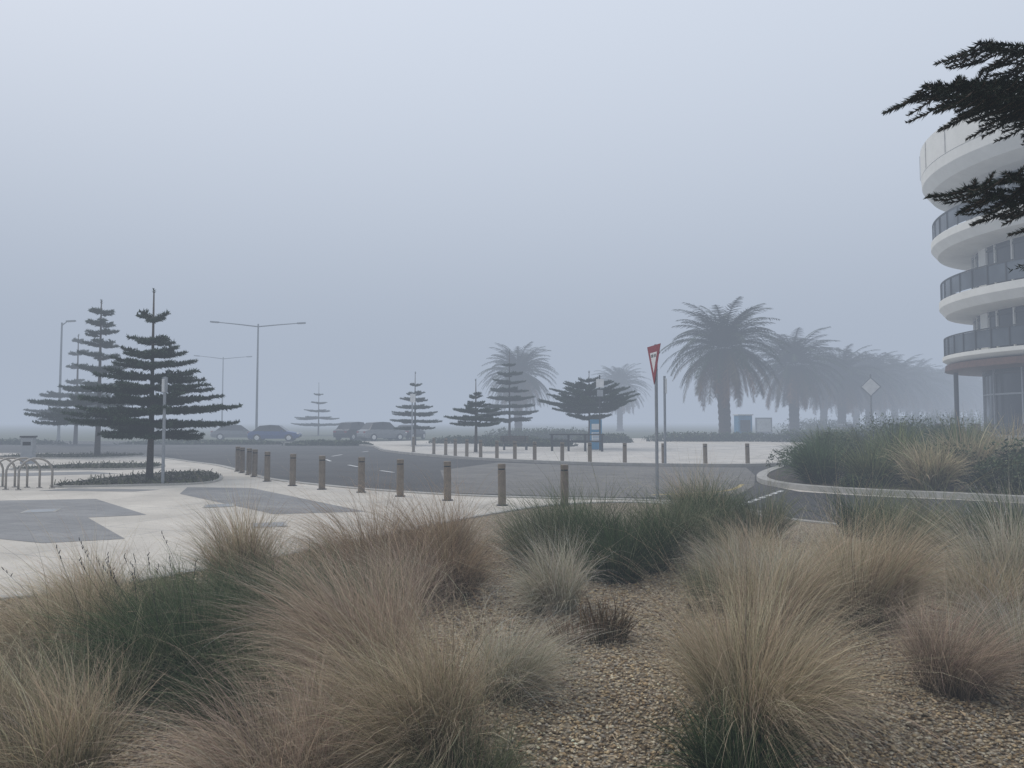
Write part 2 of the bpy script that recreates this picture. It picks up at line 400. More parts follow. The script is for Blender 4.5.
G(-1.05, 7.2, 1700, .75, .24, .5, 1.4, (-.5, 0), .004, *PINK, 32)
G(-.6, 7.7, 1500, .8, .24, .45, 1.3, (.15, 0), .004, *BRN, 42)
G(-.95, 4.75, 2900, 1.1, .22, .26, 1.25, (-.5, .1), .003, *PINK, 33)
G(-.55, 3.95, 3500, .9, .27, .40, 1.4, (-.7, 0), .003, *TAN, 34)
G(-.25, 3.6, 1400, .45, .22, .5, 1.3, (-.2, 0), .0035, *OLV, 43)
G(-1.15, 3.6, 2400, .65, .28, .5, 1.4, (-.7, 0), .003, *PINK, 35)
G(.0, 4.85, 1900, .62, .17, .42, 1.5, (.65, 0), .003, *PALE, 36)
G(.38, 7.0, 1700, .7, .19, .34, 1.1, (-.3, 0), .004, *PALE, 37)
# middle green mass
for i, (x, y, h) in enumerate([(.35, 8.9, .9), (.95, 9.3, 1.0), (1.5, 8.9, .9), (2.0, 9.6, 1.0), (1.15, 8.4, .8), (3.1, 11.4, .95), (3.7, 11.2, .9), (.7, 9.9, 1.0), (2.7, 10.6, .95)]):
    G(x, y, 1600, h, .3, .42, 1.0, (-.2, 0), .006, *(GRN if i % 3 else OLV), 50 + i, S=6)
G(2.9, 11.8, 1200, 1.05, .2, .25, .7, (0, 0), .005, *TAN, 60)
G(2.5, 9.3, 1200, .7, .25, .4, 1.0, (-.2, 0), .005, *OLV, 63)
G(.75, 6.1, 200, .36, .18, .35, .3, (0, 0), .011, (.05, .05, .02), (.16, .10, .055), 61, S=4)
G(.45, 6.0, 110, .25, .14, .4, .4, (0, 0), .011, (.06, .04, .02), (.15, .08, .045), 62, S=4)
# right group
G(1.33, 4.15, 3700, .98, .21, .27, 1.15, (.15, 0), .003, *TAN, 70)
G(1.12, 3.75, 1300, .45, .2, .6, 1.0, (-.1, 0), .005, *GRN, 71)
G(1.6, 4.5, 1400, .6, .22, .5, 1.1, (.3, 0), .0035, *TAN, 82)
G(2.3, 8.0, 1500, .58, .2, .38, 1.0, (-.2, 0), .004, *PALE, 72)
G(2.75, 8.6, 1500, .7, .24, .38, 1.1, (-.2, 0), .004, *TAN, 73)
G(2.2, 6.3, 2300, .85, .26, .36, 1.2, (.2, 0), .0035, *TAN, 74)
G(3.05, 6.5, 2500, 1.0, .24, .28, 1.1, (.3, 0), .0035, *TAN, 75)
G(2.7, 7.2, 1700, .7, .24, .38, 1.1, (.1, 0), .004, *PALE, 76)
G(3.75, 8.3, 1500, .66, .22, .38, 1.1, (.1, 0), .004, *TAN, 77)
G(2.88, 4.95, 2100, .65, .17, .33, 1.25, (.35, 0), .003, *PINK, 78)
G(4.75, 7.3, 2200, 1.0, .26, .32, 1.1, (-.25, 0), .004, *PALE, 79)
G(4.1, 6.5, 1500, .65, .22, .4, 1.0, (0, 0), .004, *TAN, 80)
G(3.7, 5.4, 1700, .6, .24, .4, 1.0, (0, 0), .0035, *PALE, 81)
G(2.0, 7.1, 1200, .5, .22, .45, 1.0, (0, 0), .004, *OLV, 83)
for i, (x, y) in enumerate([(6.2, 10.9), (6.9, 10.3), (7.5, 9.6), (5.4, 11.4), (5.0, 9.6), (6.4, 9.2)]):
    G(x, y, 1300, .9, .32, .42, 1.0, (-.1, 0), .007, *(GRN if i % 2 else OLV), 90 + i, S=5)
for i in range(16):
    G(random.uniform(-1.4, 4.2), random.uniform(4.6, 10.5), 60, .13, .05, .6, .8, (0, 0), .004, *(BRN if i % 2 else OLV), 120 + i, S=3)
r = np.random.default_rng(5); n = 2600
X = r.uniform(-4, 5, n); Y = r.uniform(3.3, 9.5, n); a = r.uniform(0, 6.28, n); l = r.uniform(.02, .13, n)
dx = np.cos(a) * l; dy = np.sin(a) * l; wx_ = -np.sin(a) * .0025; wy_ = np.cos(a) * .0025; zz = np.full(n, .052) + r.uniform(0, .01, n)
k = inpoly(X, Y, bed_outline)
V = np.stack([np.stack([X - wx_, Y - wy_, zz], 1), np.stack([X + wx_, Y + wy_, zz], 1), np.stack([X + dx + wx_, Y + dy + wy_, zz + r.uniform(-.005, .02, n)], 1), np.stack([X + dx - wx_, Y + dy - wy_, zz], 1)], 1)[k].reshape(-1, 3)
C = np.array((.45, .35, .23)) * r.uniform(.15, 1.3, (k.sum(), 1))
bulk('leaf_litter', V, np.arange(len(V)).reshape(-1, 4), np.repeat(C, 4, 0), M_stone)

# ------------------------------------------------------------------ island planter
isl = smoothline([(7.3, 21.4), (7.6, 19.5), (8.8, 18.2), (10.3, 17.3), (11.7, 16.3), (16.2, 13.7), (24, 7.8), (34, -2), (40, 6), (33, 22), (24, 33), (17, 36.5), (13, 33), (10.2, 28), (8.2, 24.2)], 8, True)
g = B(); g.prism(isl, 0, .11, 0); g.make('planted_island', [M_mulch])
g = B(); g.ribbon(isl, .3, 0, .14, 0, closed=True); g.make('island_kerb', [M_kerb])
def leafmass(name, x, y, z, rx, ry, rz, n, size, cols, seed, flat=.3):
    r = np.random.default_rng(seed)
    k = max(5, int(rx * ry * 8 + 4)); cen = r.uniform(-1, 1, (k, 2)) * .65
    ci = r.integers(0, k, n); u = r.normal(0, 1, (n, 3)); u /= np.linalg.norm(u, axis=1)[:, None]; u[:, 2] = np.abs(u[:, 2])
    hs = r.uniform(.6, 1, k)
    rad = r.uniform(.75, 1.05, n)[:, None]
    P = u * rad * np.stack([np.full(n, rx * .45), np.full(n, ry * .45), rz * hs[ci]], 1) + np.stack([cen[ci, 0] * rx, cen[ci, 1] * ry, np.zeros(n)], 1)
    a = r.normal(0, 1, (n, 3)); a /= np.linalg.norm(a, axis=1)[:, None]; b = np.cross(a, r.normal(0, 1, (n, 3))); b /= np.linalg.norm(b, axis=1)[:, None]
    s = size * r.uniform(.5, 1.3, n)[:, None]
    V = np.stack([P - a * s, P + b * s * .4, P + a * s, P - b * s * .4], 1).reshape(-1, 3)
    F = np.arange(n * 4).reshape(-1, 4)
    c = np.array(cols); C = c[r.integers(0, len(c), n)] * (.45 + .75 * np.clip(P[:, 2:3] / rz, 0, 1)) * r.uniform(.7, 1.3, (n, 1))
    return bulk(name, V, F, np.repeat(C, 4, 0), M_leaf, (x, y, z))
DG = [(.035, .06, .025), (.06, .085, .035), (.05, .075, .035), (.09, .105, .045)]
FL = ((.05, .075, .03), (.22, .24, .115)); FT = ((.13, .13, .06), (.52, .44, .28)); FD = ((.028, .05, .02), (.10, .145, .065))
fl = [(8.4, 20.4, 1.1, FD), (9.1, 22.3, 1.2, FD), (9.5, 19.6, 1.05, FL), (10.6, 20.6, 1.3, FL), (10.2, 24.5, 1.2, FD), (11.7, 22.8, 1.35, FD), (10.3, 18.5, 1.0, FT), (10.9, 19.3, 1.1, FT),
      (13.4, 22.6, 1.4, FL), (14.8, 24.8, 1.5, FD), (12.8, 26.6, 1.3, FL), (12.8, 21.0, 1.4, FT), (17, 25.5, 1.5, FT), (15.5, 29, 1.5, FD), (18.6, 30, 1.6, FL), (12.4, 29.5, 1.3, FD), (14, 32.5, 1.4, FL)]
for i, (x, y, h, c) in enumerate(fl):
    grass('flax_bush', x, y, 1000, h * 1.15, .34, .42, .95, (-.1, 0), .022, *c, 200 + i, S=5, z=.1)
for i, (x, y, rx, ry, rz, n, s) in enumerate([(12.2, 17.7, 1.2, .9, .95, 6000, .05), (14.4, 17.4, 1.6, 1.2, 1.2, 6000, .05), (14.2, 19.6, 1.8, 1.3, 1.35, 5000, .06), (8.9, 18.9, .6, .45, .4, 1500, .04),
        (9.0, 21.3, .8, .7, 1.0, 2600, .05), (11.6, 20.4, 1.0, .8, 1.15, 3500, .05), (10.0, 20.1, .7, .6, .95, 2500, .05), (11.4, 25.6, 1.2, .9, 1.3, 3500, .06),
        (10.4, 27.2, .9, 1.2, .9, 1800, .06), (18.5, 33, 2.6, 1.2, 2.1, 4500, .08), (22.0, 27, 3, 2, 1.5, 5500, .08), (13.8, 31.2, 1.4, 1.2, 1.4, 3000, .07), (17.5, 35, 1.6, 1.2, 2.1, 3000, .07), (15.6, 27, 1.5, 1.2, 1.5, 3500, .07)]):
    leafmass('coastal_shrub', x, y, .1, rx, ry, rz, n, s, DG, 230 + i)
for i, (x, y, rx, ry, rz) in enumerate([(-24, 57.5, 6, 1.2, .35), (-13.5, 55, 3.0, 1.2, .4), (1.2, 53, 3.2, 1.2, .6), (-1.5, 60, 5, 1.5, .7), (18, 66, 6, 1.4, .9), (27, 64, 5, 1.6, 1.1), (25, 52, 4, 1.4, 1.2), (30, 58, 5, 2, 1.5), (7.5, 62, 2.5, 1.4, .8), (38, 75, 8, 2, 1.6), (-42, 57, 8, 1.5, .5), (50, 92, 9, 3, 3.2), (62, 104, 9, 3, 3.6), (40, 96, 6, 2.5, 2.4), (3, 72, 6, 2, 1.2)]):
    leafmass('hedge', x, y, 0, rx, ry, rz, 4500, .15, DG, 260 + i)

# ------------------------------------------------------------------ trees
def needles(p0, p1, cnt, ln, wd, r, fwd=.6, taper=.45):
    ax = p1 - p0; L = np.linalg.norm(ax) + 1e-6; ax = ax / L
    t = (np.arange(cnt) + r.random(cnt)) / cnt
    q = r.uniform(0, 6.28, cnt)
    u = np.cross(ax, [0.13, .21, .97]); u /= np.linalg.norm(u) + 1e-6; w = np.cross(ax, u)
    rad = np.cos(q)[:, None] * u + np.sin(q)[:, None] * w
    d = rad * .8 + ax * fwd + np.array([0, 0, .25]); d /= np.linalg.norm(d, axis=1)[:, None]
    P = p0 + ax * (t * L)[:, None]
    sd = np.cross(d, r.normal(0, 1, (cnt, 3))); sd /= np.linalg.norm(sd, axis=1)[:, None] + 1e-6
    l = (ln * r.uniform(.7, 1.2, cnt) * (1 - taper * t))[:, None]
    return np.stack([P - sd * wd / 2, P + sd * wd / 2, P + d * l], 1).reshape(-1, 3)

def pine_branch(acc, wood, p0, p1, rise, r, side=.42, step=.11, cnt=22, ln=.14, wd=.045, wr=.022, droop=.12):
    p0 = np.array(p0, float); p1 = np.array(p1, float); L = np.linalg.norm(p1 - p0)
    def pt(t): return p0 + (p1 - p0) * t + np.array([0, 0, rise * (t * t - t)])
    K = 6; pts = [pt(k / K) for k in range(K + 1)]
    wood.tube(pts, [wr * (1 - .8 * k / K) for k in range(K + 1)], 5)
    n = max(4, int(L / step)); d = (p1 - p0) / L; sdv = np.cross(d, [0, 0, 1]); sdv /= np.linalg.norm(sdv)
    for i in range(n):
        t = .10 + .90 * (i + .5) / n; c = pt(t)
        ls = side * L ** .5 * (1.15 - .85 * t) * min(1, t * 4) * r.uniform(.75, 1.2)
        for sg in (-1, 1):
            dd = d * .75 + sdv * sg * .8 + np.array([0, 0, droop + r.uniform(-.15, .22)]); dd /= np.linalg.norm(dd)
            e = c + dd * ls
            mid = (c + e) / 2 + np.array([0, 0, -.08 * ls])
            m = max(3, int(cnt * ls / .3))
            acc.append(needles(c, mid, m // 2 + 1, ln, wd, r)); acc.append(needles(mid, e, m // 2 + 1, ln, wd, r))
    acc.append(needles(pt(.1), pt(1.0), int(cnt * L / .3), ln, wd, r))

def frond_branch(acc, wood, p0, p1, rise, r, reach=.42):
    """close-up Norfolk pine branch: a limb with ranks of long cord-like branchlets that curve upward at the tip"""
    p0 = np.array(p0, float); p1 = np.array(p1, float); L = np.linalg.norm(p1 - p0)
    def pt(t): return p0 + (p1 - p0) * t + np.array([0, 0, rise * (t * t - t)])
    pts = [pt(k / 8) for k in range(9)]
    wood.tube(pts, [.018 * (1 - .75 * k / 8) for k in range(9)], 6)
    n = int(L / .042); d = (p1 - p0) / L; sdv = np.cross(d, [0, 0, 1]); sdv /= np.linalg.norm(sdv)
    for i in range(n):
        t = .2 + .8 * (i + .5) / n; c = pt(t)
        for sg in (-1, 1):
            ls = reach * (1.12 - .68 * t) * r.uniform(.6, 1.15)
            dd = d * r.uniform(.4, .8) + sdv * sg * .75 + np.array([0, 0, -.45 + r.uniform(-.45, .4)]); dd /= np.linalg.norm(dd)
            q = [c]; e = dd.copy()
            for k in range(4):
                q.append(q[-1] + e * ls / 4); e = e + np.array([0, 0, .14]); e /= np.linalg.norm(e)
            wood.tube(q, [.005, .005, .004, .004, .003], 4)
            for k in range(4):
                acc.append(needles(q[k], q[k + 1], max(5, int(ls / 4 * 560)), .034 if k < 3 else .030, .0075, r, fwd=.8, taper=.1 if k < 3 else .4))
    acc.append(needles(pt(.3), pt(1.0), int(L * 400), .036, .008, r, fwd=.9, taper=.2))

def finish_pine(name, acc, wood, loc, rz, seed, c=(.030, .050, .028), sc=1.0):
    V = np.concatenate(acc); n = len(V) // 3; F = np.arange(n * 3).reshape(-1, 3); r = np.random.default_rng(seed)
    C = np.array(c) * r.uniform(.5, 1.6, (n, 1)) * (1 + r.normal(0, .06, (n, 3)))
    C = np.repeat(C, 3, 0); C[2::3] *= 1.35
    tr = wood.make(name, [M_bark], loc, rz, smooth=True); tr.scale = (sc,) * 3
    f = bulk('needles', V, F, C, M_needle, parent=tr)
    return tr

def norfolk(h, whorls, seed, nb=9, tr=.09):
    r = np.random.default_rng(seed); acc = []; wood = B()
    wood.tube([(0, 0, -.05), (.02, 0, h * .3), (0, .02, h * .65), (0, 0, h)], [tr * 1.25, tr * .85, tr * .5, .02], 10)
    for (z, rad, rise) in whorls:
        a0 = r.uniform(0, 6.28); k = nb if rad > .8 else nb - 3
        for i in range(k):
            a = a0 + i * 2 * math.pi / k + r.uniform(-.22, .22); l = rad * r.uniform(.78, 1.1)
            zz = z + r.uniform(-.08, .08)
            pine_branch(acc, wood, (0, 0, zz), (math.cos(a) * l, math.sin(a) * l, zz + rise + r.uniform(-.08, .08)), .16 * l, r, wr=.012 + .008 * rad)
    acc.append(needles(np.array([0, 0, h - .12]), np.array([0, 0, h + .05]), 16, .14, .03, r))
    acc.append(needles(np.array([0, 0, whorls[-1][0]]), np.array([0, 0, h]), 60, .06, .02, r))
    return acc, wood
def plant_pine(x, y, h, whorls, seed, rz=0.0, sc=1.0):
    acc, wood = norfolk(h, whorls, seed)
    return finish_pine('norfolk_pine_tree', acc, wood, (x, y, 0), rz, seed, sc=sc)
plant_pine(-11.1, 22.8, 5.85, [(1.45, 1.7, -.05), (1.75, 2.4, 0), (2.1, 2.35, .05), (2.42, 2.1, .08), (2.75, 1.8, .1), (3.08, 1.45, .12), (3.45, 1.15, .13), (3.8, .95, .14), (4.2, .7, .15), (4.9, .45, .12)], 301)
plant_pine(-21.2, 38, 6.0, [(1.35, 2.0, 0), (1.7, 2.5, 0), (2.1, 2.2, .05), (2.6, 1.5, .05), (3.3, .9, .1), (3.8, .8, .1), (4.3, .7, .1), (4.7, .6, .1), (5.05, .55, .1), (5.5, .4, .1)], 302, sc=1.33)
plant_pine(-33.5, 57, 6.0, [(1.4, 2.0, 0), (1.8, 2.3, 0), (2.2, 2.2, .05), (2.7, 1.8, .05), (3.4, .7, .1), (4.2, .6, .1), (5.0, .5, .1), (5.6, .3, .1)], 303, sc=1.4)
plant_pine(-7.2, 55, 5.4, [(1.3, 1.7, 0), (1.8, 1.8, 0), (2.3, 1.6, .1), (2.8, 1.3, .1), (3.3, 1.0, .1), (3.8, .7, .1), (4.4, .45, .1)], 304)
plant_pine(-2.1, 43, 4.2, [(1.6, 1.6, .1), (1.95, 1.8, .1), (2.3, 1.4, .15), (2.7, .8, .15), (3.2, .4, .1)], 305)
plant_pine(-.2, 56, 7.1, [(1.9, 2.1, 0), (2.4, 2.4, 0), (2.9, 2.3, .1), (3.5, 2.0, .1), (4.1, 1.6, .1), (4.7, 1.3, .1), (5.3, .95, .1), (6.0, .55, .1)], 306)
plant_pine(5.0, 48, 5.0, [(1.9, 1.5, .3), (2.4, 2.8, .35), (2.75, 3.4, .4), (3.1, 3.3, .5), (3.5, 2.6, .5), (3.9, 1.7, .4), (4.3, .7, .2)], 307)
plant_pine(-24, 92, 6.5, [(1.4, 3.2, 0), (2.2, 2.6, 0), (3.0, 1.6, .1), (4.0, 1.0, .1), (5, .6, .1)], 308)

# near Norfolk pine standing in the garden bed, right of the view
r = np.random.default_rng(77); acc = []; wood = B()
wood.tube([(0, 0, -.1), (.03, 0, 2), (0, .03, 4.5), (0, 0, 8)], [.17, .14, .10, .03], 12)
T = Vector((4.7, 4.3, 0))
for (tp, z0, rc) in [((1.99, 3.5, 3.42), 3.85, .46), ((2.22, 3.45, 3.60), 4.05, .42), ((2.14, 3.35, 3.34), 3.7, .40), ((2.2, 3.6, 3.48), 3.95, .42), ((2.17, 3.5, 2.92), 3.12, .42), ((2.3, 3.4, 2.95), 3.2, .36)]:
    frond_branch(acc, wood, (0, 0, z0), tuple(Vector(tp) - T), .45, r, rc)
for z in (3.1, 3.7, 4.3, 5.0, 5.8, 6.6, 7.3):
    for a in np.linspace(-1.9, 1.5, 5):
        l = 2.6 * (1 - (z - 3) / 6); a2 = a + r.uniform(-.2, .2)
        pine_branch(acc, wood, (0, 0, z), (math.cos(a2) * l, math.sin(a2) * l, z + .15), .3, r, side=.25, step=.12, cnt=20, ln=.07, wd=.014, droop=-.2)
finish_pine('norfolk_pine_tree', acc, wood, T, 0, 9, (.014, .022, .012))

# palms -----------------------------------------------------------------------
def palm_mesh(seed, nf=140, H=9.3, FL=7.3):
    r = np.random.default_rng(seed); Vs = []; Cs = []
    for i in range(nf):
        u = (i + .5) / nf
        el = math.radians(lerp(86, -52, u ** .9)) + r.normal(0, .08)
        az = i * 2.39996 + r.normal(0, .15); L = FL * r.uniform(.78, 1.08) * (.84 + .16 * math.sin(u * 3.1))
        S = 10; p = np.array([math.cos(az) * .35, math.sin(az) * .35, H + (1 - u) * .6]); e = el
        dead = u > .82
        pts = [p.copy()]; tg = []
        for s in range(S):
            d = np.array([math.cos(e) * math.cos(az), math.cos(e) * math.sin(az), math.sin(e)])
            tg.append(d); p = p + d * L / S; pts.append(p.copy())
            e -= (.115 if el > 0 else .09) * (1 + s * .05)
            e = max(e, -1.45)
        tg.append(tg[-1]); pts = np.array(pts); tg = np.array(tg)
        side = np.array([-math.sin(az), math.cos(az), 0])
        col = np.array((.14, .072, .032)) if dead else np.array((.018, .028, .012)) * r.uniform(.5, 1.7)
        if not dead and u > .64: col = lerp(col, np.array((.11, .065, .032)), .5)
        for s in range(S):
            w = .07 * (1 - s / S) + .015
            Vs.append(np.array([pts[s] - side * w, pts[s] + side * w, pts[s + 1] + side * w, pts[s + 1] - side * w])); Cs.append(np.repeat([col * 1.3], 4, 0))
        nl = 44
        for k in range(nl):
            t = .08 + .92 * (k + r.random() * .5) / nl; f = t * S; j = min(int(f), S - 1); c = pts[j] + (pts[j + 1] - pts[j]) * (f - j); d = tg[j]
            ll = 1.05 * math.sin(math.pi * min(1, t * .82 + .13)) ** .7 * r.uniform(.8, 1.15)
            for sg in (-1, 1):
                dd = side * sg * .75 + d * .6 + np.array([0, 0, -.1 - r.random() * .35]); dd /= np.linalg.norm(dd)
                wv = d * .055
                e1 = c + dd * ll
                Vs.append(np.array([c - wv, c + wv, e1 + wv * .25, e1 - wv * .25])); Cs.append(np.repeat([col * r.uniform(.6, 1.5)], 4, 0))
    V = np.concatenate(Vs); C = np.concatenate(Cs); F = np.arange(len(V)).reshape(-1, 4)
    return V, F, C
def trunk_palm(H=9.5):
    b = B(); zs = np.linspace(-.1, H, 30)
    rd = [(.85 if z < .5 else .62) + (.04 if i % 2 else -.03) for i, z in enumerate(zs)]
    rd[-1] = .6; rd[-2] = 1.0; rd[-3] = 1.05; rd[-4] = .9; rd[-5] = .75
    b.tube([(0.05 * math.sin(z), 0, z) for z in zs], rd, 14)
    return b
pv = []
for s in (1, 2):
    V, F, C = palm_mesh(400 + s)
    tb = trunk_palm(); t = tb.make('date_palm_tree', [M_palmbark]); f = bulk('fronds', V, F, C, M_leaf, parent=t)
    pv.append((t, f))
def place_palm(i, k, x, y, sc, rz):
    if i < 2: t, f = pv[i]
    else:
        t0, f0 = pv[k]; t = bpy.data.objects.new('date_palm_tree', t0.data); scene.collection.objects.link(t)
        f = bpy.data.objects.new('fronds', f0.data); scene.collection.objects.link(f); f.parent = t
    t.location = (x, y, 0); t.scale = (sc, sc, sc * random.uniform(.95, 1.04)); t.rotation_euler = (0, 0, rz)
for i, (x, y, s) in enumerate([(20.6, 72, .93), (33.1, 87, .92), (43.6, 98, .86), (53, 110, .9), (63, 122, .88), (73, 134, .9), (84, 147, .89), (95, 159, .93), (107, 173, .95), (119, 187, .95), (.8, 98, .82), (19.2, 132, .83), (47.5, 113, .85), (58, 125, .87), (68, 136, .87), (79, 148, .9), (92, 162, .9), (106, 180, .9)]):
    place_palm(i, i % 2, x, y, s, i * 1.3)

# ------------------------------------------------------------------ bollards
def bollard(x, y):
    b = B(); h = .88
    b.tube([(0, 0, -.02), (0, 0, h - .13)], [.085, .085], 20, 0)
    b.tube([(0, 0, h - .13), (0, 0, h - .10)], [.078, .078], 20, 1)
    b.tube([(0, 0, h - .10), (0, 0, h - .01), (0, 0, h)], [.085, .085, .075], 20, 0)
    b.tube([(0, 0, -.01), (0, 0, .012)], [.13, .125], 20, 1)
    o = b.make('bollard', [M_bollard, M_dark], (x, y, .01), rz=random.uniform(0, 3))
    o.rotation_euler[0] = random.uniform(-.012, .012); o.rotation_euler[1] = random.uniform(-.012, .012)
for x, y in [(-9.8, 26.6), (-9.35, 25.8), (-8.8, 24.9), (-8.3, 24), (-7.3, 22.2), (-6.1, 20.7), (-5.0, 19.6), (-3.8, 18.8), (-2.67, 17.8), (-1.46, 16.9), (-.21, 15.9), (1.1, 15.6),
             (-5.7, 43), (-4.25, 40.4), (-3.5, 39.2), (-2.9, 38), (-2.25, 37), (-1.5, 35.6), (-.7, 34.6), (.13, 33.6), (1.0, 32.8), (2.16, 32), (3.3, 31.5), (4.7, 31), (6.2, 30.4), (7.8, 30), (9.6, 30.3)]:
    bollard(x, y)

# ------------------------------------------------------------------ tree beds
def treebed(poly, seed, n=1100):
    ol = smoothline(poly, 6, True)
    g = B(); g.prism(ol, 0, .03, 0); g.ribbon(ol, .1, 0, .06, 1, closed=True); o = g.make('tree_bed', [M_mulch, M_kerb])
    r = np.random.default_rng(seed); xs = [p[0] for p in ol]; ys = [p[1] for p in ol]
    X = r.uniform(min(xs), max(xs), 3000); Y = r.uniform(min(ys), max(ys), 3000); k = inpoly(X, Y, ol); X = X[k][:n]; Y = Y[k][:n]; n = len(X)
    P = np.stack([X, Y, np.full(n, .04)], 1); a = r.normal(0, 1, (n, 3)); a[:, 2] = np.abs(a[:, 2]); a /= np.linalg.norm(a, axis=1)[:, None]
    b = np.cross(a, r.normal(0, 1, (n, 3))); b /= np.linalg.norm(b, axis=1)[:, None]; s = r.uniform(.05, .2, (n, 1))
    V = np.stack([P - b * .015, P + b * .015, P + a * s + b * .01, P + a * s - b * .01], 1).reshape(-1, 3)
    C = np.repeat(np.array([(.08, .085, .045)]) * r.uniform(.5, 1.6, (n, 1)), 4, 0)
    bulk('groundcover', V, np.arange(n * 4).reshape(-1, 4), C, M_leaf, parent=o)
treebed([(-12.6, 20.4), (-10.4, 20.6), (-8.8, 21.4), (-9.3, 23.8), (-10.9, 26.0), (-12.2, 24.5)], 1)
treebed([(-18.5, 27.4), (-15.8, 27.2), (-13.6, 28.0), (-14.5, 30.5), (-17.5, 30.6)], 2)
treebed([(-25, 36), (-20, 36), (-19.5, 39.5), (-25, 39.5)], 3)

# ------------------------------------------------------------------ street furniture
def lamp(x, y, h, arm, rz, double=True, name='street_lamp'):
    b = B(); b.tube([(0, 0, 0), (0, 0, .5)], [.16, .15], 12); b.tube([(0, 0, .5), (0, 0, h)], [.12, .07], 12)
    for sg in ((-1, 1) if double else (1,)):
        b.tube([(0, 0, h - .25), (sg * arm * .5, 0, h - .05), (sg * arm, 0, h + .12)], [.06, .05, .04], 8)
        b.box((sg * (arm + .3), 0, h + .14), (.8, .24, .12), 0, ry=-sg * .06)
        b.box((sg * (arm + .3), 0, h + .07), (.6, .18, .03), 1, ry=-sg * .06)
    b.make(name, [M_pole, M_signwhite], (x, y, 0), rz)
lamp(-24.1, 70, 11.0, 3.7, .1); lamp(-43, 110, 11.3, 3.4, .2); lamp(-40.3, 66, 10.6, .5, 0, False)
b = B(); b.tube([(0, 0, 0), (0, 0, 3.05)], [.045, .04], 10); b.box((0, 0, 2.82), (.12, .08, .42), 0); b.box((.0, -.045, 2.8), (.16, .012, .36), 1, rz=1.2); b.tube([(0, 0, 0), (0, 0, .03)], [.11, .11], 10)
b.make('parking_sign', [M_grey, M_signwhite], (-9.8, 20.9, 0))
gw = B(); gw.tube([(0, 0, 0), (0, 0, 3.6)], [.038, .038], 12, 0)
def tri(w, t, c, off, mat):
    zt, zb = c + w * .5, c - w * .47
    vs = [(-w / 2, off - t, zt), (w / 2, off - t, zt), (0, off - t, zb), (-w / 2, off, zt), (w / 2, off, zt), (0, off, zb)]
    gw.add(vs, [(0, 2, 1), (3, 4, 5), (0, 1, 4, 3), (1, 2, 5, 4), (2, 0, 3, 5)], mat)
tri(.95, .01, 3.1, -.045, 1); tri(.5, .003, 3.16, -.056, 2)
for k in range(8):
    if k != 4: gw.box((-.15 + k * .043, -.0605, 3.33), (.025, .002, .07), 3)
gw.box((0, 0, 3.38), (.5, .03, .03), 0); gw.box((0, 0, 3.0), (.16, .03, .03), 0)
gw.make('give_way_sign', [M_grey, M_red, M_signwhite, M_black], (3.38, 17.35, 0), math.radians(-82))
b = B(); b.tube([(0, 0, 0), (0, 0, 4.2)], [.05, .05], 10, 0); b.box((0, -.06, 3.55), (.72, .015, .72), 1, ry=math.pi / 4); b.box((0, -.0695, 3.55), (.62, .003, .62), 2, ry=math.pi / 4)
b.make('warning_sign', [M_grey, M_grey, M_signwhite], (18.4, 38, 0), -.2)
b = B(); b.box((0, 0, .95), (.72, .14, 1.9), 0); b.box((0, -.074, 1.45), (.56, .006, .35), 1); b.box((0, -.074, .85), (.56, .006, .5), 1)
for k in range(5): b.box((0, -.079, .68 + k * .09), (.44, .004, .03), 0)
b.box((0, 0, .03), (.9, .35, .06), 2)
b.make('information_sign', [M_blue, M_signwhite, M_grey], (5.2, 46, 0), .05, bevel=.01)
b = B(); b.tube([(0, 0, 0), (0, 0, 4.6)], [.05, .05], 10, 0); b.box((0, -.06, 4.1), (.5, .02, .5), 1); b.box((0, -.06, 3.5), (.4, .02, .4), 2)
b.make('street_sign', [M_dark, M_signwhite, M_grey], (5.35, 45.2, 0), .3)
b = B(); b.tube([(0, 0, 0), (0, 0, 3.6)], [.05, .05], 10, 0); b.box((0, -.06, 3.2), (.3, .02, .6), 1)
b.make('street_sign', [M_grey, M_signwhite], (6.1, 29.6, 0), 1.2)
b = B(); b.tube([(0, 0, 0), (0, 0, 3.8)], [.05, .05], 10, 0); b.box((0, -.06, 3.4), (.45, .02, .6), 1)
b.make('street_sign', [M_grey, M_signwhite], (-7.0, 52, 0), .8)
b = B()
for k in range(4): b.box((k * 1.0, 0, .5), (.12, .12, 1.0), 0)
b.box((1.5, 0, 1.0), (3.3, .14, .08), 0); b.box((1.5, 0, .6), (3.1, .05, .1), 0)
b.make('timber_fence', [M_dark], (2.4, 44.5, 0), -.25)
b = B(); b.box((0, 0, 1.2), (1.5, 1.2, 2.4), 0); b.box((0, 0, 2.46), (1.7, 1.4, .12), 1); b.box((0, -.606, 1.3), (1.1, .012, 1.2), 2)
b.make('kiosk', [M_blue, M_signwhite, M_glass], (24.6, 79, 0), .1)
b = B(); b.box((0, 0, 1.1), (2.0, .2, 2.2), 0); b.box((0, -.104, 1.3), (1.7, .01, 1.5), 1); b.make('notice_board', [M_grey, M_signwhite], (29.5, 87, 0), .1)
b = B()
for k in range(4): b.box((0, -.18 + k * .12, .45), (1.8, .1, .04), 0)
for k in range(3): b.box((0, .26 + k * .02, .58 + k * .12), (1.8, .03, .1), 0)
for sx in (-.7, .7): b.box((sx, 0, .22), (.06, .45, .42), 1); b.box((sx, .27, .6), (.05, .05, .45), 1)
b.make('park_bench', [M_bark, M_dark], (0.2, 46, 0), .2)
b = B(); b.box((0, 0, .55), (.45, .45, 1.1), 0); b.box((0, 0, 1.14), (.52, .52, .07), 1); b.box((0, -.229, .85), (.3, .01, .15), 2)
b.make('litter_bin', [M_grey, M_dark, M_black], (-20.5, 31.5, 0), .3, bevel=.02)
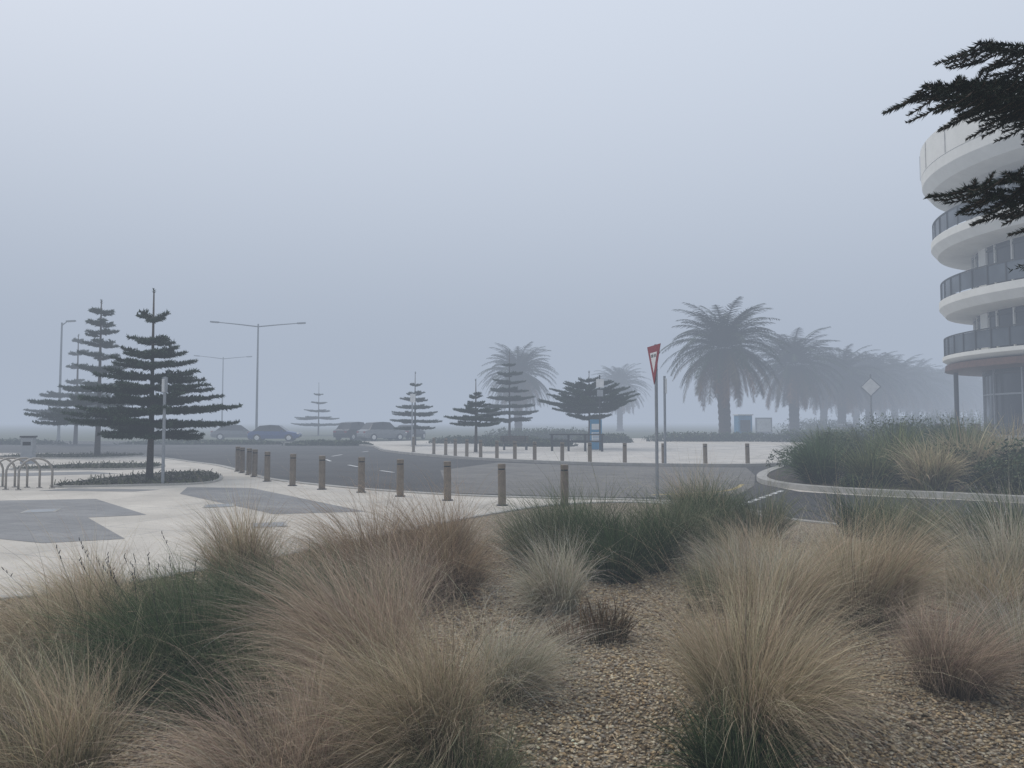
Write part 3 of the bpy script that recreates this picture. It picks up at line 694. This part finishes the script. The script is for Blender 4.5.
def hoop(x, y, rz):
    b = B(); pts = [(-.38, 0, 0), (-.38, 0, .45)] + [(-.38 * math.cos(a), 0, .45 + .36 * math.sin(a)) for a in np.linspace(.15, math.pi - .15, 10)] + [(.38, 0, .45), (.38, 0, 0)]
    b.tube(pts, .028, 10, 0); b.tube([(-.38, 0, 0), (-.38, 0, .02)], [.07, .07], 10, 0); b.tube([(.38, 0, 0), (.38, 0, .02)], [.07, .07], 10, 0)
    b.make('bicycle_rack', [M_steel], (x, y, .005), rz, smooth=True)
for k in range(5): hoop(-14.2 + k * .40, 19.8 - k * .10 + .3, .75)

# ------------------------------------------------------------------ cars
def car(x, y, rz, paint, suv=False):
    H = 1.72 if suv else 1.45; bt = 1.02 if suv else .9
    secs = [(-2.2, .42, .62, .62, .72, .7), (-2.1, .3, bt - .12, bt - .11, .86, .82), (-1.75, .25, bt, bt + .02, .9, .8), (-1.3 if suv else -1.2, .25, bt + .02, H - .08, .9, .64),
            (-.3, .25, bt, H, .91, .66), (.45, .25, bt - .01, H - .05, .91, .64), (1.15, .25, bt - .03, bt, .9, .72), (1.9, .27, bt - .16, bt - .13, .86, .78), (2.2, .42, .58, .6, .72, .7)]
    b = B(); vs = []
    for (sx, zb, zbelt, zr, w, wr) in secs:
        vs += [(sx, -w * .93, zb), (sx, -w, (zb + zbelt) / 2), (sx, -w * .97, zbelt), (sx, -wr, zr), (sx, wr, zr), (sx, w * .97, zbelt), (sx, w, (zb + zbelt) / 2), (sx, w * .93, zb)]
    fs = []; ms = []
    for i in range(len(secs) - 1):
        for k in range(8):
            f = (i * 8 + k, i * 8 + (k + 1) % 8, (i + 1) * 8 + (k + 1) % 8, (i + 1) * 8 + k)
            glass = (k in (2, 4) and 2 <= i <= 5) or (k == 3 and i in (2, 5))
            fs.append(f); ms.append(1 if glass else 0)
    for f, m in zip(fs, ms): b.f.append(f); b.m.append(m)
    b.v = vs[:]
    b.f.append(tuple(range(8))); b.m.append(0); b.f.append(tuple(range(71, 63, -1))); b.m.append(0)
    for sx in (-1.35, 1.35):
        for sy in (-1, 1):
            b.tube([(sx, sy * .72, .33), (sx, sy * .93, .33)], [.33, .33], 18, 2); b.tube([(sx, sy * .93, .33), (sx, sy * .94, .33)], [.2, .19], 12, 3)
    for sy in (-.62, .62): b.box((2.08, sy, .72), (.2, .34, .14), 3); b.box((-2.13, sy, .8), (.1, .3, .14), 4); b.box((.75, sy * 1.6, bt + .05), (.18, .16, .12), 0)
    b.box((2.17, 0, .5), (.06, 1.0, .16), 2)
    for sx in (-.35,): b.box((sx, 0, (bt + H) / 2), (.07, 1.58, H - bt - .1), 2)
    b.make('parked_car', [paint, M_glass, M_black, M_signwhite, M_red], (x, y, .01), rz, bevel=.025)
P_blue = plain('car_paint_blue', (.02, .06, .20), .3); P_dk = plain('car_paint_dark', (.02, .022, .026), .3); P_sil = plain('car_paint_silver', (.2, .21, .22), .35); P_w = plain('car_paint_white', (.6, .6, .6), .3)
car(-20.9, 65.5, .1, P_blue); car(-14.8, 70, 1.1, P_dk, True); car(-11.9, 68, .7, P_sil, True); car(-26.0, 70, .3, P_sil); car(-9.9, 72, 1.3, P_dk); car(-13.4, 73, .6, P_dk)
car(40, 88, .2, P_w)

# ------------------------------------------------------------------ building
CX, CY, XE = 35.0, 42.0, 78.0
def outline(rr, n=72):
    p = [(XE, CY + rr)]
    for k in range(n + 1):
        a = math.pi / 2 + math.pi * k / n; p.append((CX + rr * math.cos(a), CY + rr * math.sin(a)))
    p.append((XE, CY - rr)); return p
def loft(b, prof, mat):
    loops = [outline(rr) for rr, z in prof]; n = len(loops[0]); vs = []
    for lp, (rr, z) in zip(loops, prof): vs += [(x, y, z) for x, y in lp]
    fs = []
    for i in range(len(prof) - 1):
        for k in range(n): fs.append((i * n + k, i * n + (k + 1) % n, (i + 1) * n + (k + 1) % n, (i + 1) * n + k))
    b.add(vs, fs, mat)
def stations(rr, step):
    out = []
    x = XE - .5
    while x > CX: out.append((x, CY - rr, 0)); x -= step
    n = int(math.pi * rr / step)
    for k in range(n + 1):
        a = -math.pi / 2 - math.pi * k / n; out.append((CX + rr * math.cos(a), CY + rr * math.sin(a), a + math.pi / 2))
    x = CX + step
    while x < XE: out.append((x, CY + rr, 0)); x += step
    return out
root = bpy.data.objects.new('apartment_building', None); scene.collection.objects.link(root)
b = B()
TZ = .75
loft(b, [(11.5, 0), (11.5, TZ), (0.01, TZ)], 1)
slabs = [(5.75, 9.1, .5), (9.2, 9.2, .95), (13.0, 9.55, .95)]
for (z, rr, th) in slabs:
    loft(b, [(6.0, z - th - .25), (rr - 1.6, z - th - .1), (rr - .35, z - th + .05), (rr, z - th * .45), (rr, z), (6.0, z + .01)], 0)
loft(b, [(6.0, 15.6), (8.6, 15.65), (9.5, 16.0), (9.95, 16.6), (10.0, 17.2)], 0)
loft(b, [(10.0, 17.23), (10.02, 18.9), (9.5, 18.95), (0.01, 19.0)], 0)
loft(b, [(8.95, 5.22), (9.0, 4.85), (8.7, 4.8), (0.01, 4.8)], 2)
b.make('slabs', [M_render, M_kerb, M_soffit], parent=root)
b = B()
lv = [(TZ, 4.8, 6.9), (5.76, 8.1, 7.3), (9.21, 11.9, 7.3), (13.01, 15.6, 7.5)]
for z0, z1, rr in lv: loft(b, [(rr, z0), (rr, z1)], 0)
b.make('windows', [M_glass], parent=root)
b = B()
for li, (z0, z1, rr) in enumerate(lv):
    for i, (x, y, a) in enumerate(stations(rr + .04, 1.25 if li else 2.4)):
        w = .09 if i % 4 else .9
        b.box((x, y, (z0 + z1) / 2), (w if li else .09, .12, z1 - z0 - .01), 0 if li else 2, rz=a)
    loft(b, [(rr + .08, z1 - .3), (rr + .08, z1 - .18)], 1)
    if li == 0: loft(b, [(rr + .08, 3.3), (rr + .08, 3.4)], 2); loft(b, [(rr + .07, TZ), (rr + .07, TZ + .25)], 2)
for i, (x, y, a) in enumerate(stations(8.4, 8.0)): b.tube([(x, y, TZ), (x, y, 4.8)], .13, 12, 1)
b.make('frames', [M_render, M_dark, M_grey], parent=root)
b = B()
for (z, rr, th) in slabs:
    loft(b, [(rr - .14, z + .1), (rr - .14, z + 1.08)], 0)
    loft(b, [(rr - .19, z + 1.1), (rr - .19, z + 1.16), (rr - .09, z + 1.16), (rr - .09, z + 1.1), (rr - .19, z + 1.1)], 1)
    for (x, y, a) in stations(rr - .11, 1.1): b.box((x, y, z + .56), (.05, .05, 1.1), 1, rz=a)
for k, (x, y, a) in enumerate(stations(10.04, 2.6)): b.box((x, y, 18.05), (.03, .03, 1.6), 2, rz=a)
b.make('balustrades', [M_railglass, M_dark, M_kerb], parent=root)
def cafe(x, y):
    b = B(); b.tube([(0, 0, 0), (0, 0, .72)], .03, 8, 0); b.tube([(0, 0, .72), (0, 0, .75)], [.38, .38], 16, 1); b.tube([(0, 0, 0), (0, 0, .02)], [.22, .22], 12, 0)
    b.make('cafe_table', [M_dark, M_bark], (x, y, TZ))
    for a in (0, 2.1, 4.2):
        c = B()
        for sx in (-.18, .18):
            for sy in (-.18, .18): c.tube([(sx, sy, 0), (sx, sy, .45)], .015, 6, 0)
        c.box((0, 0, .46), (.42, .42, .04), 1); c.box((0, .2, .7), (.42, .03, .42), 1)
        c.make('cafe_chair', [M_dark, M_bark], (x + .7 * math.cos(a), y + .7 * math.sin(a), TZ), a - math.pi / 2)
cafe(26.3, 36.6); cafe(25.2, 40.4); cafe(27.4, 34.6); cafe(25.0, 43.5)

# ------------------------------------------------------------------ fog bank (absorbing volume, its added glow stands in for scattered daylight)
DENS = .0071
b = B(); b.box((0, 0, 33.5), (3000, 3000, 73), 0)
fm = bpy.data.materials.new('fog'); fm.use_nodes = True; nt = fm.node_tree; nt.nodes.clear()
out = nt.nodes.new('ShaderNodeOutputMaterial'); ab = nt.nodes.new('ShaderNodeVolumeAbsorption'); em = nt.nodes.new('ShaderNodeEmission'); ad = nt.nodes.new('ShaderNodeAddShader')
ab.inputs['Color'].default_value = (0, 0, 0, 1); ab.inputs['Density'].default_value = DENS
em.inputs['Color'].default_value = (.405, .465, .565, 1); em.inputs['Strength'].default_value = DENS
nt.links.new(ab.outputs[0], ad.inputs[0]); nt.links.new(em.outputs[0], ad.inputs[1]); nt.links.new(ad.outputs[0], out.inputs['Volume'])
b.make('fog_bank', [fm])

# ------------------------------------------------------------------ light
w = bpy.data.worlds.new('World'); scene.world = w; w.use_nodes = True; nt = w.node_tree
bg = nt.nodes['Background']; sky = nt.nodes.new('ShaderNodeTexSky'); sky.sky_type = 'NISHITA'; sky.sun_disc = False
sky.sun_elevation = math.radians(48); sky.sun_rotation = math.radians(-60); sky.air_density = 1.0; sky.dust_density = 6.0
mx = nt.nodes.new('ShaderNodeMix'); mx.data_type = 'RGBA'; mx.inputs['Factor'].default_value = .8
nt.links.new(sky.outputs[0], mx.inputs['A']); mx.inputs['B'].default_value = (12.2, 12.9, 14.1, 1)
nt.links.new(mx.outputs['Result'], bg.inputs['Color']); bg.inputs['Strength'].default_value = .1
sl = bpy.data.lights.new('Sun', 'SUN'); sl.energy = 1.5; sl.angle = math.radians(25); sl.color = (1, .94, .86)
so = bpy.data.objects.new('Sun', sl); scene.collection.objects.link(so)
el = math.radians(48); az = math.radians(-60)
d = Vector((math.sin(az) * math.cos(el), math.cos(az) * math.cos(el), math.sin(el)))
so.rotation_euler = d.to_track_quat('Z', 'Y').to_euler()

cam = bpy.data.cameras.new('Camera'); cam.lens = 26.05; cam.sensor_width = 36; cam.clip_end = 4000; cam.clip_start = .05
co = bpy.data.objects.new('Camera', cam); scene.collection.objects.link(co); co.location = (0, 0, 1.8)
co.rotation_euler = (math.radians(92.86), 0, 0); scene.camera = co
